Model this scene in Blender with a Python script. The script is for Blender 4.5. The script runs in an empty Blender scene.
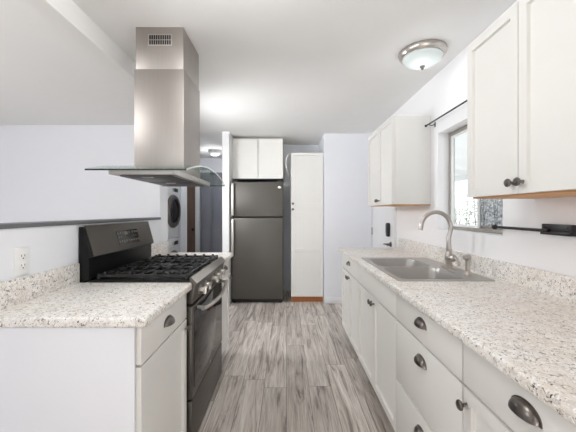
import bpy, bmesh, math, random
from mathutils import Vector, Matrix
PI = math.pi
random.seed(7)
S = bpy.context.scene
COL = S.collection

# ------------------------------------------------------------------ camera, world, lights, exposure
cam = bpy.data.objects.new('camera', bpy.data.cameras.new('camera'))
COL.objects.link(cam)
cam.location = (0, 0, 1.29)
cam.rotation_euler = (PI / 2, 0, 0)
cam.data.sensor_width = 36
cam.data.lens = 305 / 576 * 36
cam.data.shift_x = 1.5 / 576
cam.data.shift_y = -4 / 576
cam.data.clip_start = 0.02
S.camera = cam

w = bpy.data.worlds.new('sky')
S.world = w
w.use_nodes = True
w.node_tree.nodes['Background'].inputs[0].default_value = (0.93, 0.96, 1.0, 1)
w.node_tree.nodes['Background'].inputs[1].default_value = 1.7


def area(name, loc, rot, sx, sy, power, color=(1, 1, 1)):
    l = bpy.data.lights.new(name, 'AREA')
    l.shape = 'RECTANGLE'
    l.size = sx
    l.size_y = sy
    l.energy = power
    l.color = color
    o = bpy.data.objects.new(name, l)
    o.location = loc
    o.rotation_euler = rot
    COL.objects.link(o)
    return o


# daylight entering by the patio opening behind the camera, the living room window and the kitchen window
area('patio_daylight', (-0.9, -10.0, 0.0), (PI / 2 + 0.18, 0, 0), 7.0, 2.6, 35, (1.0, 0.985, 0.96))
area('living_daylight', (-9.0, 0.4, -0.6), (PI / 2 + 0.15, 0, -PI / 2), 5.0, 2.4, 230, (1.0, 0.99, 0.98))
sun = bpy.data.objects.new('low_sun', bpy.data.lights.new('low_sun', 'SUN'))
sun.data.energy = 6.5
sun.data.angle = 0.02
sun.data.color = (1.0, 0.97, 0.93)
sun.rotation_euler = (math.radians(90 - 21), 0, math.radians(-4))   # low sun through the patio opening: lights the floor behind the camera
COL.objects.link(sun)


def bulb(name, x, y, z, power, rad):
    l = bpy.data.lights.new(name, 'POINT')
    l.energy = power
    l.shadow_soft_size = rad
    l.color = (0.985, 0.99, 1.0)
    o = bpy.data.objects.new(name, l)
    o.location = (x, y, z)
    COL.objects.link(o)


# kitchen and hall ceiling lights, then added fill points without fixtures
bulb('kitchen_lamp_bulb', 0.925, 2.10, 2.17, 0.9, 0.10)
bulb('hall_lamp_bulb', -1.28, 5.45, 2.2, 5, 0.08)
bulb('aisle_fill', -0.25, 1.05, 2.2, 12, 0.15)  # added fill above the aisle, out of view
bulb('rear_fill', 0.0, -2.0, 2.2, 5, 0.15)  # added fill behind the camera, no real fixture
bulb('living_fill', -2.0, 0.8, 2.15, 17, 0.2)  # added fill reaching over the half wall to the right run
pl = bpy.data.objects.new('passage_lamp', bpy.data.lights.new('passage_lamp', 'SPOT'))   # added fill for the far end, unseen behind the hood, no fixture
pl.data.energy = 62
pl.data.shadow_soft_size = 0.14
pl.data.spot_size = math.radians(165)
pl.data.spot_blend = 0.9
pl.data.color = (0.985, 0.99, 1.0)
pl.location = (-1.26, 3.0, 1.70)
pl.rotation_euler = Vector((1, 0.30, -0.12)).to_track_quat('-Z', 'Y').to_euler()
COL.objects.link(pl)

S.view_settings.view_transform = 'Standard'
S.view_settings.look = 'None'
S.view_settings.gamma = 1
S.view_settings.use_curve_mapping = False
S.view_settings.exposure = 0.15
S.cycles.max_bounces = 14
S.cycles.diffuse_bounces = 10
S.cycles.glossy_bounces = 5
S.cycles.transmission_bounces = 8
S.cycles.transparent_max_bounces = 8
S.cycles.use_denoising = True


# ------------------------------------------------------------------ helpers
def lin(c):
    r = [((v / 255) / 12.92 if v / 255 <= 0.04045 else ((v / 255 + 0.055) / 1.055) ** 2.4) for v in c]
    return (r[0], r[1], r[2], 1)


def mat(name, rgb, rough=0.5, metal=0.0, spec=0.5, noise=0.0, nscale=30.0, bump=0.0, bscale=None, stretch=None):
    """procedural principled material: slight tone mottling and optional bump / brushed stretch"""
    m = bpy.data.materials.new(name)
    m.use_nodes = True
    nt = m.node_tree
    b = nt.nodes['Principled BSDF']
    b.inputs['Base Color'].default_value = lin(rgb)
    b.inputs['Roughness'].default_value = rough
    b.inputs['Metallic'].default_value = metal
    b.inputs['Specular IOR Level'].default_value = spec
    tc = nt.nodes.new('ShaderNodeTexCoord')
    mp = nt.nodes.new('ShaderNodeMapping')
    nt.links.new(tc.outputs['Object'], mp.inputs[0])
    if stretch:
        mp.inputs['Scale'].default_value = stretch
    n = nt.nodes.new('ShaderNodeTexNoise')
    n.inputs['Scale'].default_value = nscale
    n.inputs['Detail'].default_value = 4
    nt.links.new(mp.outputs[0], n.inputs['Vector'])
    if noise > 0:
        mx = nt.nodes.new('ShaderNodeMix')
        mx.data_type = 'RGBA'
        c = lin(rgb)
        mx.inputs['A'].default_value = (c[0] * (1 - noise), c[1] * (1 - noise), c[2] * (1 - noise), 1)
        mx.inputs['B'].default_value = (min(1, c[0] * (1 + noise)), min(1, c[1] * (1 + noise)), min(1, c[2] * (1 + noise)), 1)
        nt.links.new(n.outputs['Fac'], mx.inputs['Factor'])
        nt.links.new(mx.outputs['Result'], b.inputs['Base Color'])
    if bump > 0:
        bp = nt.nodes.new('ShaderNodeBump')
        bp.inputs['Strength'].default_value = bump
        bp.inputs['Distance'].default_value = 0.002
        nt.links.new(n.outputs['Fac'], bp.inputs['Height'])
        nt.links.new(bp.outputs[0], b.inputs['Normal'])
    return m


def glass_mat(name, rgb=(250, 252, 252), rough=0.0, mixfac=0.86):
    m = bpy.data.materials.new(name)
    m.use_nodes = True
    nt = m.node_tree
    nt.nodes.remove(nt.nodes['Principled BSDF'])
    out = nt.nodes['Material Output']
    t = nt.nodes.new('ShaderNodeBsdfTransparent')
    t.inputs[0].default_value = lin(rgb)
    g = nt.nodes.new('ShaderNodeBsdfGlossy')
    g.inputs['Roughness'].default_value = rough
    fr = nt.nodes.new('ShaderNodeLayerWeight')
    fr.inputs[0].default_value = 0.5
    mx = nt.nodes.new('ShaderNodeMixShader')
    pw = nt.nodes.new('ShaderNodeMath')
    pw.operation = 'POWER'
    pw.inputs[1].default_value = 4.0
    nt.links.new(fr.outputs['Facing'], pw.inputs[0])
    ml = nt.nodes.new('ShaderNodeMath')
    ml.operation = 'MULTIPLY_ADD'
    ml.inputs[1].default_value = 0.5
    ml.inputs[2].default_value = 0.03
    nt.links.new(pw.outputs[0], ml.inputs[0])
    nt.links.new(ml.outputs[0], mx.inputs[0])
    nt.links.new(t.outputs[0], mx.inputs[1])
    nt.links.new(g.outputs[0], mx.inputs[2])
    nt.links.new(mx.outputs[0], out.inputs[0])
    return m


def granite():
    m = bpy.data.materials.new('speckled_laminate')
    m.use_nodes = True
    nt = m.node_tree
    b = nt.nodes['Principled BSDF']
    b.inputs['Roughness'].default_value = 0.34
    L = nt.links.new
    tc = nt.nodes.new('ShaderNodeTexCoord')

    def noise(scale, detail, dist=0.0, rough=0.6):
        n = nt.nodes.new('ShaderNodeTexNoise')
        n.inputs['Scale'].default_value = scale
        n.inputs['Detail'].default_value = detail
        n.inputs['Distortion'].default_value = dist
        n.inputs['Roughness'].default_value = rough
        L(tc.outputs['Object'], n.inputs['Vector'])
        return n.outputs['Fac']

    def ramp(fac, a, bb):
        r = nt.nodes.new('ShaderNodeValToRGB')
        r.color_ramp.elements[0].position = a
        r.color_ramp.elements[1].position = bb
        L(fac, r.inputs[0])
        return r.outputs[0]

    def mix(fac, a, bcol):
        x = nt.nodes.new('ShaderNodeMix')
        x.data_type = 'RGBA'
        L(fac, x.inputs['Factor'])
        if isinstance(a, tuple):
            x.inputs['A'].default_value = a
        else:
            L(a, x.inputs['A'])
        x.inputs['B'].default_value = bcol
        return x.outputs['Result']
    c = mix(ramp(noise(4, 4, 0.6), 0.42, 0.70), lin((244, 242, 238)), lin((228, 219, 206)))
    c = mix(ramp(noise(44, 5, 1.0), 0.48, 0.62), c, lin((216, 210, 203)))
    c = mix(ramp(noise(95, 3, 1.0), 0.54, 0.62), c, lin((252, 251, 249)))
    c = mix(ramp(noise(72, 5, 1.4), 0.575, 0.64), c, lin((158, 151, 145)))
    c = mix(ramp(noise(92, 4, 0.8), 0.615, 0.65), c, lin((62, 57, 56)))
    L(c, b.inputs['Base Color'])
    return m


def planks():
    m = bpy.data.materials.new('grey_wood_planks')
    m.use_nodes = True
    nt = m.node_tree
    b = nt.nodes['Principled BSDF']
    L = nt.links.new
    N = nt.nodes.new
    tc = N('ShaderNodeTexCoord')
    mp = N('ShaderNodeMapping')
    mp.inputs['Rotation'].default_value = (0, 0, PI / 2)
    L(tc.outputs['Object'], mp.inputs[0])
    br = N('ShaderNodeTexBrick')
    br.offset = 0.0
    br.offset_frequency = 2
    br.inputs['Scale'].default_value = 1.0
    br.inputs['Brick Width'].default_value = 1.22
    br.inputs['Row Height'].default_value = 0.165
    br.inputs['Mortar Size'].default_value = 0.0016
    br.inputs['Mortar Smooth'].default_value = 0.3
    br.inputs['Color1'].default_value = (0, 0, 0, 1)
    br.inputs['Color2'].default_value = (1, 1, 1, 1)
    br.inputs['Mortar'].default_value = (0.5, 0.5, 0.5, 1)
    s0 = N('ShaderNodeSeparateXYZ')
    L(tc.outputs['Object'], s0.inputs[0])
    rowf = N('ShaderNodeMath')
    rowf.operation = 'DIVIDE'
    rowf.inputs[1].default_value = 0.165
    L(s0.outputs['X'], rowf.inputs[0])
    rfl = N('ShaderNodeMath')
    rfl.operation = 'FLOOR'
    L(rowf.outputs[0], rfl.inputs[0])
    wn = N('ShaderNodeTexWhiteNoise')
    wn.noise_dimensions = '1D'
    L(rfl.outputs[0], wn.inputs['W'])
    sh = N('ShaderNodeMath')
    sh.operation = 'MULTIPLY_ADD'
    L(wn.outputs['Value'], sh.inputs[0])
    sh.inputs[1].default_value = 1.22
    L(s0.outputs['Y'], sh.inputs[2])
    cv = N('ShaderNodeCombineXYZ')
    L(sh.outputs[0], cv.inputs['X'])
    L(s0.outputs['X'], cv.inputs['Y'])
    L(cv.outputs[0], br.inputs['Vector'])
    # each plank shifts the grain field
    sep = N('ShaderNodeSeparateXYZ')
    L(tc.outputs['Object'], sep.inputs[0])
    add = N('ShaderNodeMath')
    add.operation = 'MULTIPLY_ADD'
    L(br.outputs['Color'], add.inputs[0])
    add.inputs[1].default_value = 37.0
    L(sep.outputs['Y'], add.inputs[2])
    cmb = N('ShaderNodeCombineXYZ')
    L(sep.outputs['X'], cmb.inputs['X'])
    L(add.outputs[0], cmb.inputs['Y'])
    L(br.outputs['Color'], cmb.inputs['Z'])

    def grain(sx, sy, detail, dist):
        k = N('ShaderNodeMapping')
        k.inputs['Scale'].default_value = (sx, sy, 5)
        L(cmb.outputs[0], k.inputs[0])
        n = N('ShaderNodeTexNoise')
        n.inputs['Scale'].default_value = 1.0
        n.inputs['Detail'].default_value = detail
        n.inputs['Distortion'].default_value = dist
        n.inputs['Roughness'].default_value = 0.65
        L(k.outputs[0], n.inputs['Vector'])
        return n.outputs['Fac']
    g1 = grain(15, 1.3, 7, 1.8)
    g2 = grain(90, 3.2, 5, 1.0)
    r1 = N('ShaderNodeValToRGB')
    e = r1.color_ramp.elements
    e[0].position = 0.36
    e[0].color = lin((150, 140, 132))
    e[1].position = 0.66
    e[1].color = lin((250, 245, 239))
    k = e.new(0.46)
    k.color = lin((216, 207, 198))
    L(g1, r1.inputs[0])
    mx = N('ShaderNodeMix')
    mx.data_type = 'RGBA'
    mx.blend_type = 'MULTIPLY'
    mx.inputs['Factor'].default_value = 0.85
    r2 = N('ShaderNodeValToRGB')
    r2.color_ramp.elements[0].position = 0.36
    r2.color_ramp.elements[0].color = (0.68, 0.665, 0.65, 1)
    r2.color_ramp.elements[1].position = 0.56
    r2.color_ramp.elements[1].color = (1, 1, 1, 1)
    L(g2, r2.inputs[0])
    L(r1.outputs[0], mx.inputs['A'])
    L(r2.outputs[0], mx.inputs['B'])
    # plank tone
    mt = N('ShaderNodeMix')
    mt.data_type = 'RGBA'
    mt.blend_type = 'MULTIPLY'
    mt.inputs['Factor'].default_value = 1.0
    rt = N('ShaderNodeValToRGB')
    rt.color_ramp.elements[0].color = (0.72, 0.705, 0.695, 1)
    rt.color_ramp.elements[1].color = (1.0, 1.0, 1.0, 1)
    L(br.outputs['Color'], rt.inputs[0])
    L(mx.outputs['Result'], mt.inputs['A'])
    L(rt.outputs[0], mt.inputs['B'])
    md = N('ShaderNodeMix')
    md.data_type = 'RGBA'
    L(br.outputs['Fac'], md.inputs['Factor'])
    L(mt.outputs['Result'], md.inputs['A'])
    md.inputs['B'].default_value = lin((92, 82, 78))
    L(md.outputs['Result'], b.inputs['Base Color'])
    b.inputs['Roughness'].default_value = 0.42
    bp = N('ShaderNodeBump')
    bp.inputs['Strength'].default_value = 0.15
    bp.inputs['Distance'].default_value = 0.001
    L(g2, bp.inputs['Height'])
    L(bp.outputs[0], b.inputs['Normal'])
    return m


def siding_mat():
    m = mat('white_ribbed_metal', (225, 226, 226), 0.5, noise=0.03)
    return m


M = {}
M['wall'] = mat('white_wall_paint', (238, 240, 245), 0.75, noise=0.012, nscale=8, bump=0.05)
M['wall_right'] = mat('white_wall_paint_lifted', (247, 247, 249), 0.7, noise=0.01, nscale=8, bump=0.05)  # whiter paint, also lightened to make up missing light on this wall
M['ceiling'] = mat('white_ceiling_paint', (236, 236, 235), 0.85, noise=0.015, nscale=6, bump=0.06)
M['trim'] = mat('white_trim_paint', (238, 239, 241), 0.5, noise=0.01)
M['cab'] = mat('white_cabinet_paint', (233, 232, 228), 0.42, noise=0.01, nscale=20)
M['cab_inner'] = mat('tan_box_gap_shade', (132, 126, 116), 0.5, noise=0.01, nscale=20)  # tan box, darkened so the door gaps read as shadow lines
M['toe'] = mat('toe_board_shade', (70, 66, 62), 0.7, noise=0.1)  # recess shadow put into the toe board colour
M['wood_raw'] = mat('raw_wood_edge', (205, 158, 112), 0.6, noise=0.12, nscale=20, stretch=(1, 12, 12))
M['wood_toe'] = mat('orange_wood_board', (176, 112, 66), 0.6, noise=0.2, nscale=8, stretch=(1, 1, 12))
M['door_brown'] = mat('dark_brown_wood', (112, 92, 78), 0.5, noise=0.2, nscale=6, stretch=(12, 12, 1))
M['closet'] = mat('grey_closet_dimmed', (136, 138, 148), 0.55, noise=0.03)  # closet doors toned mid-grey to carry the dimness of the hall
M['cap'] = mat('grey_ledge_paint', (112, 114, 117), 0.5, noise=0.04)
M['granite'] = granite()
M['floor'] = planks()
M['steel'] = mat('brushed_stainless', (196, 192, 187), 0.30, 1.0, noise=0.06, nscale=6, stretch=(40, 40, 1))
M['steel_warm'] = mat('brushed_stainless_hood', (176, 170, 165), 0.42, 1.0, noise=0.08, nscale=5, stretch=(40, 40, 0.6))
M['sink'] = mat('satin_sink_steel', (186, 184, 181), 0.38, 1.0, noise=0.05, nscale=10, stretch=(1, 30, 1))
M['nickel'] = mat('brushed_nickel', (196, 190, 184), 0.29, 1.0, noise=0.03)
M['gunmetal'] = mat('gunmetal_hardware', (120, 114, 110), 0.28, 1.0, noise=0.1, nscale=60)
M['slate'] = mat('slate_steel', (94, 89, 84), 0.40, 0.7, noise=0.05, nscale=5, stretch=(30, 30, 1))
M['slate_fridge'] = mat('slate_fridge_finish', (92, 89, 84), 0.45, 0.4, noise=0.03, nscale=5, stretch=(30, 30, 1))
M['fridge_side'] = mat('dark_grey_side', (62, 62, 64), 0.5, noise=0.05)
M['black'] = mat('black_enamel', (20, 20, 21), 0.4, spec=0.3, noise=0.1)
M['black_matte'] = mat('black_cast_iron', (24, 24, 24), 0.36, noise=0.2, nscale=80, bump=0.2)
M['black_plastic'] = mat('black_plastic', (28, 28, 29), 0.35, noise=0.1)
M['black_glass'] = mat('dark_oven_glass', (28, 25, 24), 0.09, spec=0.4, noise=0.02)
M['grey_dark'] = mat('dark_grey_plastic', (70, 70, 72), 0.4, noise=0.05)
M['white_plastic'] = mat('white_plastic', (240, 240, 238), 0.35, noise=0.01)
M['washer'] = mat('white_appliance', (232, 234, 236), 0.3, noise=0.01)
M['key'] = mat('pale_key_print', (128, 124, 119), 0.5, noise=0.02)
M['silver'] = mat('polished_silver_logo', (215, 213, 210), 0.2, 1.0, noise=0.02)
M['handle'] = mat('satin_bright_handle', (222, 218, 212), 0.35, 0.6, noise=0.02)
M['glass'] = glass_mat('clear_glass')
M['hood_glass'] = glass_mat('hood_glass', (242, 248, 246))
M['edge_glass'] = mat('dark_glass_edge', (46, 56, 54), 0.15, noise=0.1)
M['frost'] = mat('frosted_lamp_glass', (226, 236, 235), 0.25, noise=0.03, nscale=10)
M['alu'] = mat('aluminium_frame', (176, 172, 165), 0.4, 0.8, noise=0.05)
M['ground'] = mat('pale_concrete', (205, 203, 198), 0.9, noise=0.1, nscale=4)
M['leaf'] = mat('grey_green_leaf', (208, 210, 205), 0.6, noise=0.3, nscale=9)
M['branch'] = mat('brown_bark', (96, 86, 76), 0.8, noise=0.2)
M['awning'] = siding_mat()
M['screen'] = glass_mat('insect_screen_mesh', (196, 196, 198), 0.6)


def NB():
    return bmesh.new()


def box(bm, x0, x1, y0, y1, z0, z1, bev=0.0, seg=2):
    r = bmesh.ops.create_cube(bm, size=1.0)
    vs = r['verts']
    for v in vs:
        v.co = Vector(((x0 + x1) / 2 + v.co.x * (x1 - x0), (y0 + y1) / 2 + v.co.y * (y1 - y0), (z0 + z1) / 2 + v.co.z * (z1 - z0)))
    if bev > 0:
        es = list({e for v in vs for e in v.link_edges})
        bmesh.ops.bevel(bm, geom=es, offset=bev, segments=seg, profile=0.5, affect='EDGES')
    return bm


def prism(bm, poly, axis, a, b, bev=0.0):
    """extrude a 2D polygon; axis 'x': poly=(y,z); 'y': poly=(x,z); 'z': poly=(x,y)"""
    def P(p, t):
        return {'x': (t, p[0], p[1]), 'y': (p[0], t, p[1]), 'z': (p[0], p[1], t)}[axis]
    A = [bm.verts.new(P(p, a)) for p in poly]
    B = [bm.verts.new(P(p, b)) for p in poly]
    n = len(poly)
    fs = [bm.faces.new(A), bm.faces.new(B[::-1])]
    for i in range(n):
        fs.append(bm.faces.new((A[i], B[i], B[(i + 1) % n], A[(i + 1) % n])))
    bmesh.ops.recalc_face_normals(bm, faces=fs)
    if bev > 0:
        es = list({e for f in fs for e in f.edges})
        bmesh.ops.bevel(bm, geom=es, offset=bev, segments=2, profile=0.5, affect='EDGES')
    return bm


def tube(bm, pts, rad, n=12, cap=True):
    pts = [Vector(p) for p in pts]
    rs = rad if isinstance(rad, (list, tuple)) else [rad] * len(pts)
    rings = []
    up = None
    for i, p in enumerate(pts):
        if i == 0:
            d = pts[1] - p
        elif i == len(pts) - 1:
            d = p - pts[i - 1]
        else:
            d = (pts[i + 1] - p).normalized() + (p - pts[i - 1]).normalized()
        d.normalize()
        if up is None:
            up = Vector((0, 0, 1)) if abs(d.z) < 0.9 else Vector((1, 0, 0))
        s = d.cross(up).normalized()
        up = s.cross(d).normalized()
        rings.append([bm.verts.new(p + (s * math.cos(2 * PI * k / n) + up * math.sin(2 * PI * k / n)) * rs[i]) for k in range(n)])
    for a, b in zip(rings, rings[1:]):
        for k in range(n):
            bm.faces.new((a[k], a[(k + 1) % n], b[(k + 1) % n], b[k]))
    if cap:
        bm.faces.new(rings[0][::-1])
        bm.faces.new(rings[-1])
    return bm


def lathe(bm, prof, mtx=None, n=24, sx=1.0, sy=1.0, cap=True):
    """prof: list of (r,z) spun round local z, placed by mtx"""
    mtx = mtx or Matrix()
    rings = []
    for r, z in prof:
        if r < 1e-6:
            rings.append([bm.verts.new(mtx @ Vector((0, 0, z)))])
        else:
            rings.append([bm.verts.new(mtx @ Vector((r * sx * math.cos(2 * PI * k / n), r * sy * math.sin(2 * PI * k / n), z))) for k in range(n)])
    for a, b in zip(rings, rings[1:]):
        for k in range(n):
            q = [a[k % len(a)], a[(k + 1) % len(a)], b[(k + 1) % len(b)], b[k % len(b)]]
            u = []
            for v in q:
                if v not in u:
                    u.append(v)
            if len(u) > 2:
                try:
                    bm.faces.new(u)
                except ValueError:
                    pass
    for end in (rings[0], rings[-1]):
        if cap and len(end) > 2:
            try:
                bm.faces.new(end)
            except ValueError:
                pass
    return bm


def at(x, y, z, axis='z'):
    """matrix whose local z points along the given axis"""
    R = {'z': Matrix(), '-z': Matrix.Rotation(PI, 4, 'X'), 'x': Matrix.Rotation(PI / 2, 4, 'Y'), '-x': Matrix.Rotation(-PI / 2, 4, 'Y'),
         'y': Matrix.Rotation(-PI / 2, 4, 'X'), '-y': Matrix.Rotation(PI / 2, 4, 'X')}[axis]
    return Matrix.Translation((x, y, z)) @ R


def obj(name, bm, m, parent=None, label=None, angle=32, kind=None):
    bmesh.ops.recalc_face_normals(bm, faces=bm.faces[:])
    for f in bm.faces:
        f.smooth = True
    for e in bm.edges:
        if len(e.link_faces) == 2 and e.calc_face_angle(0) > math.radians(angle):
            e.smooth = False
    me = bpy.data.meshes.new(name)
    bm.to_mesh(me)
    bm.free()
    me.materials.append(m)
    o = bpy.data.objects.new(name, me)
    COL.objects.link(o)
    if parent:
        o.parent = parent
    if label:
        o['label'] = label
    if kind:
        o['kind'] = kind
    return o


def thing(name, label, cat, loc=(0, 0, 0), rz=0.0, group=None):
    o = bpy.data.objects.new(name, None)
    o.empty_display_size = 0.1
    COL.objects.link(o)
    o.location = loc
    o.rotation_euler = (0, 0, rz)
    o['label'] = label
    o['category'] = cat
    if group:
        o['group'] = group
    return o


def tag(o, label, cat, group=None):
    o['label'] = label
    o['category'] = cat
    if group:
        o['group'] = group
    return o


def struct(name, bm, m, label, cat, parent=None):
    o = obj(name, bm, m, parent)
    if not parent:
        o['kind'] = 'structure'
        o['label'] = label
        o['category'] = cat
    return o


# ------------------------------------------------------------------ the setting
H = 2.395
XR = 1.205      # right wall plane
XL = -1.118      # half wall plane
YF = 4.30       # far wall plane

struct('floor', box(NB(), -5.2, 1.33, -5.6, 6.5, -0.08, 0.0), M['floor'], 'grey-brown wood plank floor running down the kitchen aisle', 'floor')
struct('ceiling', box(NB(), -5.2, 1.33, -5.6, 6.5, H, H + 0.1), M['ceiling'], 'plain white ceiling over the kitchen and living room', 'ceiling')

# right wall with window opening
WY0, WY1, WZ0, WZ1 = 1.70, 2.426, 1.155, 1.915
b = NB()
box(b, XR, XR + 0.12, -5.6, WY0, 0, H)
box(b, XR, XR + 0.12, WY1, 6.5, 0, H)
box(b, XR, XR + 0.12, WY0, WY1, 0, WZ0)
box(b, XR, XR + 0.12, WY0, WY1, WZ1, H)
struct('wall_right', b, M['wall_right'], 'white wall with the kitchen window and the hung white cabinets', 'wall')

# far wall to the right of the pantry
struct('wall_far', box(NB(), 0.53, XR, YF, 5.15, 0, H), M['wall'], 'pale bluish white wall facing the room, right of the tall pantry', 'wall')
struct('baseboard_far', box(NB(), 0.53, XR - 0.001, YF - 0.014, YF - 0.0005, 0.001, 0.085, 0.004), M['trim'], 'white baseboard at the foot of the far wall', 'baseboard')
struct('wall_niche', box(NB(), -0.79, 0.53, 5.02, 5.15, 0, H), M['wall'], 'shadowed wall at the back of the refrigerator niche', 'wall')
struct('wall_divider', box(NB(), -0.882, -0.792, 4.19, 6.3, 0, H), M['trim'], 'narrow white wall end between the refrigerator and the dim hall', 'wall')

# half wall at left with its ledge, pier and header
struct('wall_left', box(NB(), -1.225, XL, -5.6, 2.70, 0, 1.223), M['wall'], 'white half wall behind the left counter and range', 'wall')
struct('trim_1', box(NB(), -1.23, XL + 0.008, -5.6, 2.70, 1.2235, 1.243, 0.003), M['cap'], 'thin grey ledge capping the white half wall', 'trim')
struct('wall_pier', box(NB(), -1.225, XL, 2.701, 2.87, 0, H), M['wall'], 'white pier closing the end of the half wall, behind the hood', 'wall')
struct('trim_2', box(NB(), -1.225, XL, -5.6, 2.70, 2.27, H - 0.0005), M['ceiling'], 'white header beam under the ceiling, upper left', 'trim')

# living room
struct('wall_living', box(NB(), -5.2, -1.64, 3.87, 3.97, 0, H), M['wall'], 'large blank white wall of the living room beyond the half wall', 'wall')
b = NB()
box(b, -5.2, -5.06, -5.6, -1.1, 0, H)
box(b, -5.2, -5.06, 2.0, 6.5, 0, H)
box(b, -5.2, -5.06, -1.1, 2.0, 0, 0.5)
box(b, -5.2, -5.06, -1.1, 2.0, 2.15, H)
struct('wall_living_side', b, M['wall'], 'living room side wall out of frame to the left', 'wall')
b = NB()
box(b, -5.06, -3.4, -5.6, -5.5, 0, H)
box(b, 1.1, XR, -5.6, -5.5, 0, H)
box(b, -3.4, 1.1, -5.6, -5.5, 2.28, H)
struct('wall_rear', b, M['wall'], 'wall behind the camera with a wide patio opening', 'wall')

# laundry recess and hall
struct('wall_hall_left', box(NB(), -1.90, -1.80, 5.21, 5.45, 0, H), M['wall'], 'short pale wall just past the stacked laundry machines', 'wall')
struct('wall_laundry_back', box(NB(), -2.75, -2.65, 3.97, 6.4, 0, H), M['wall'], 'wall behind the stacked laundry machines', 'wall')
struct('trim_3', box(NB(), -1.91, -1.785, 5.451, 5.475, 0.001, 2.1, 0.003), M['trim'], 'white casing edge beside the brown hall door', 'trim')
struct('wall_hall_end', box(NB(), -2.65, -0.792, 6.3, 6.4, 0, H), M['wall'], 'wall closing the end of the dim hall', 'wall')
d2 = thing('door_2', 'dark brown wood door at the end of the dim hall', 'door', (-2.26, 6.27, 0))
d2['kind'] = 'structure'
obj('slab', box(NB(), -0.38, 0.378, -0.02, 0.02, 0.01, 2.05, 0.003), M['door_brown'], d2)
obj('knob', lathe(NB(), [(0.02, 0), (0.02, 0.006), (0.009, 0.01), (0.009, 0.03), (0.026, 0.04), (0.03, 0.052), (0.02, 0.066), (0, 0.068)], at(0.352, -0.02, 0.93, '-y'), 16), M['black_plastic'], d2, 'black round knob')
struct('trim_4', box(NB(), -1.878, -1.785, 6.262, 6.299, 0.001, 2.1, 0.004), M['trim'], 'pale door casing between the brown door and the grey closet', 'trim')
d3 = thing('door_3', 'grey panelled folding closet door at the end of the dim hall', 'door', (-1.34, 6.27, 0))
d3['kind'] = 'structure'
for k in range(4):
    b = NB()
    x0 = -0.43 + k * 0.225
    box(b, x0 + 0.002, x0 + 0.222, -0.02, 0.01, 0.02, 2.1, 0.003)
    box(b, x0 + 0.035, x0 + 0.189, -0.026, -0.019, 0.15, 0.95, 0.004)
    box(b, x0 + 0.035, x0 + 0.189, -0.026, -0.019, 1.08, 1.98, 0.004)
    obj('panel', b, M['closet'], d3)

# exterior side door in the right wall, beyond the counter
d1 = thing('door_1', 'white side door in the right wall beyond the counter, with black keypad lock', 'door', (XR, 3.81, 0))
d1['kind'] = 'structure'
obj('slab', box(NB(), -0.014, -0.001, -0.40, 0.41, 0.012, 2.03, 0.002), M['trim'], d1)
b = NB()
box(b, -0.022, -0.0005, 0.414, 0.462, 0.001, 2.09, 0.004)
box(b, -0.022, -0.0005, -0.475, -0.404, 0.001, 2.09, 0.004)
box(b, -0.022, -0.0005, -0.404, 0.414, 2.034, 2.09, 0.004)
obj('casing', b, M['trim'], d1)
b = NB()
box(b, -0.0245, -0.0145, 0.392, 0.41, 0.98, 1.075, 0.002)
tube(b, [(-0.027, 0.412, 0.975), (-0.027, 0.412, 1.08)], 0.005, 10)
obj('hinge', b, M['nickel'], d1, 'silver hinge')
kp = obj('keypad_lock', box(NB(), -0.05, -0.0145, -0.315, -0.245, 1.005, 1.165, 0.014, 3), M['black_plastic'], d1, 'black keypad lock')
obj('key_plate', box(NB(), -0.053, -0.0495, -0.303, -0.257, 1.045, 1.15, 0.002), M['grey_dark'], kp)
b = NB()
lathe(b, [(0.03, 0), (0.03, 0.008), (0.013, 0.012), (0.013, 0.05)], at(-0.0145, -0.33, 0.92, '-x'), 20)
tube(b, [(-0.058, -0.335, 0.92), (-0.06, -0.30, 0.92), (-0.058, -0.22, 0.915)], [0.011, 0.01, 0.008], 12)
obj('lever_handle', b, M['gunmetal'], d1, 'dark lever handle')

# kitchen window
wx = XR + 0.083
win = thing('window_1', 'white-recessed sliding kitchen window with a metal frame over the sink', 'window', (wx, (WY0 + WY1) / 2, WZ0))
win['kind'] = 'structure'
hw, hh = (WY1 - WY0) / 2 - 0.001, WZ1 - WZ0 - 0.001
b = NB()
for (y0, y1, z0, z1) in ((-hw, -hw + 0.03, 0.001, hh), (hw - 0.03, hw, 0.001, hh), (-hw + 0.03, hw - 0.03, 0.001, 0.025), (-hw + 0.03, hw - 0.03, hh - 0.03, hh)):
    box(b, 0, 0.035, y0, y1, z0, z1, 0.003)
obj('outer_frame', b, M['alu'], win)
for s, xo in ((1, 0.004), (-1, 0.018)):
    a0, a1 = (-0.012, hw - 0.03) if s > 0 else (-hw + 0.03, 0.02)
    b = NB()
    t = 0.018
    for (y0, y1, z0, z1) in ((a0, a0 + t, 0.025, hh - 0.03), (a1 - t, a1, 0.025, hh - 0.03), (a0 + t, a1 - t, 0.025, 0.043), (a0 + t, a1 - t, hh - 0.048, hh - 0.03)):
        box(b, xo, xo + 0.012, y0, y1, z0, z1, 0.002)
    sash = obj('sash', b, M['alu'] if s < 0 else M['trim'], win)
    obj('pane', box(NB(), xo + 0.004, xo + 0.008, a0 + t, a1 - t, 0.043, hh - 0.048), M['glass'], sash)
    if s < 0:
        obj('insect_screen', box(NB(), 0.040, 0.042, a0, a1, 0.01, hh - 0.02), M['screen'], win, 'dark insect screen over the near half')

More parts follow.
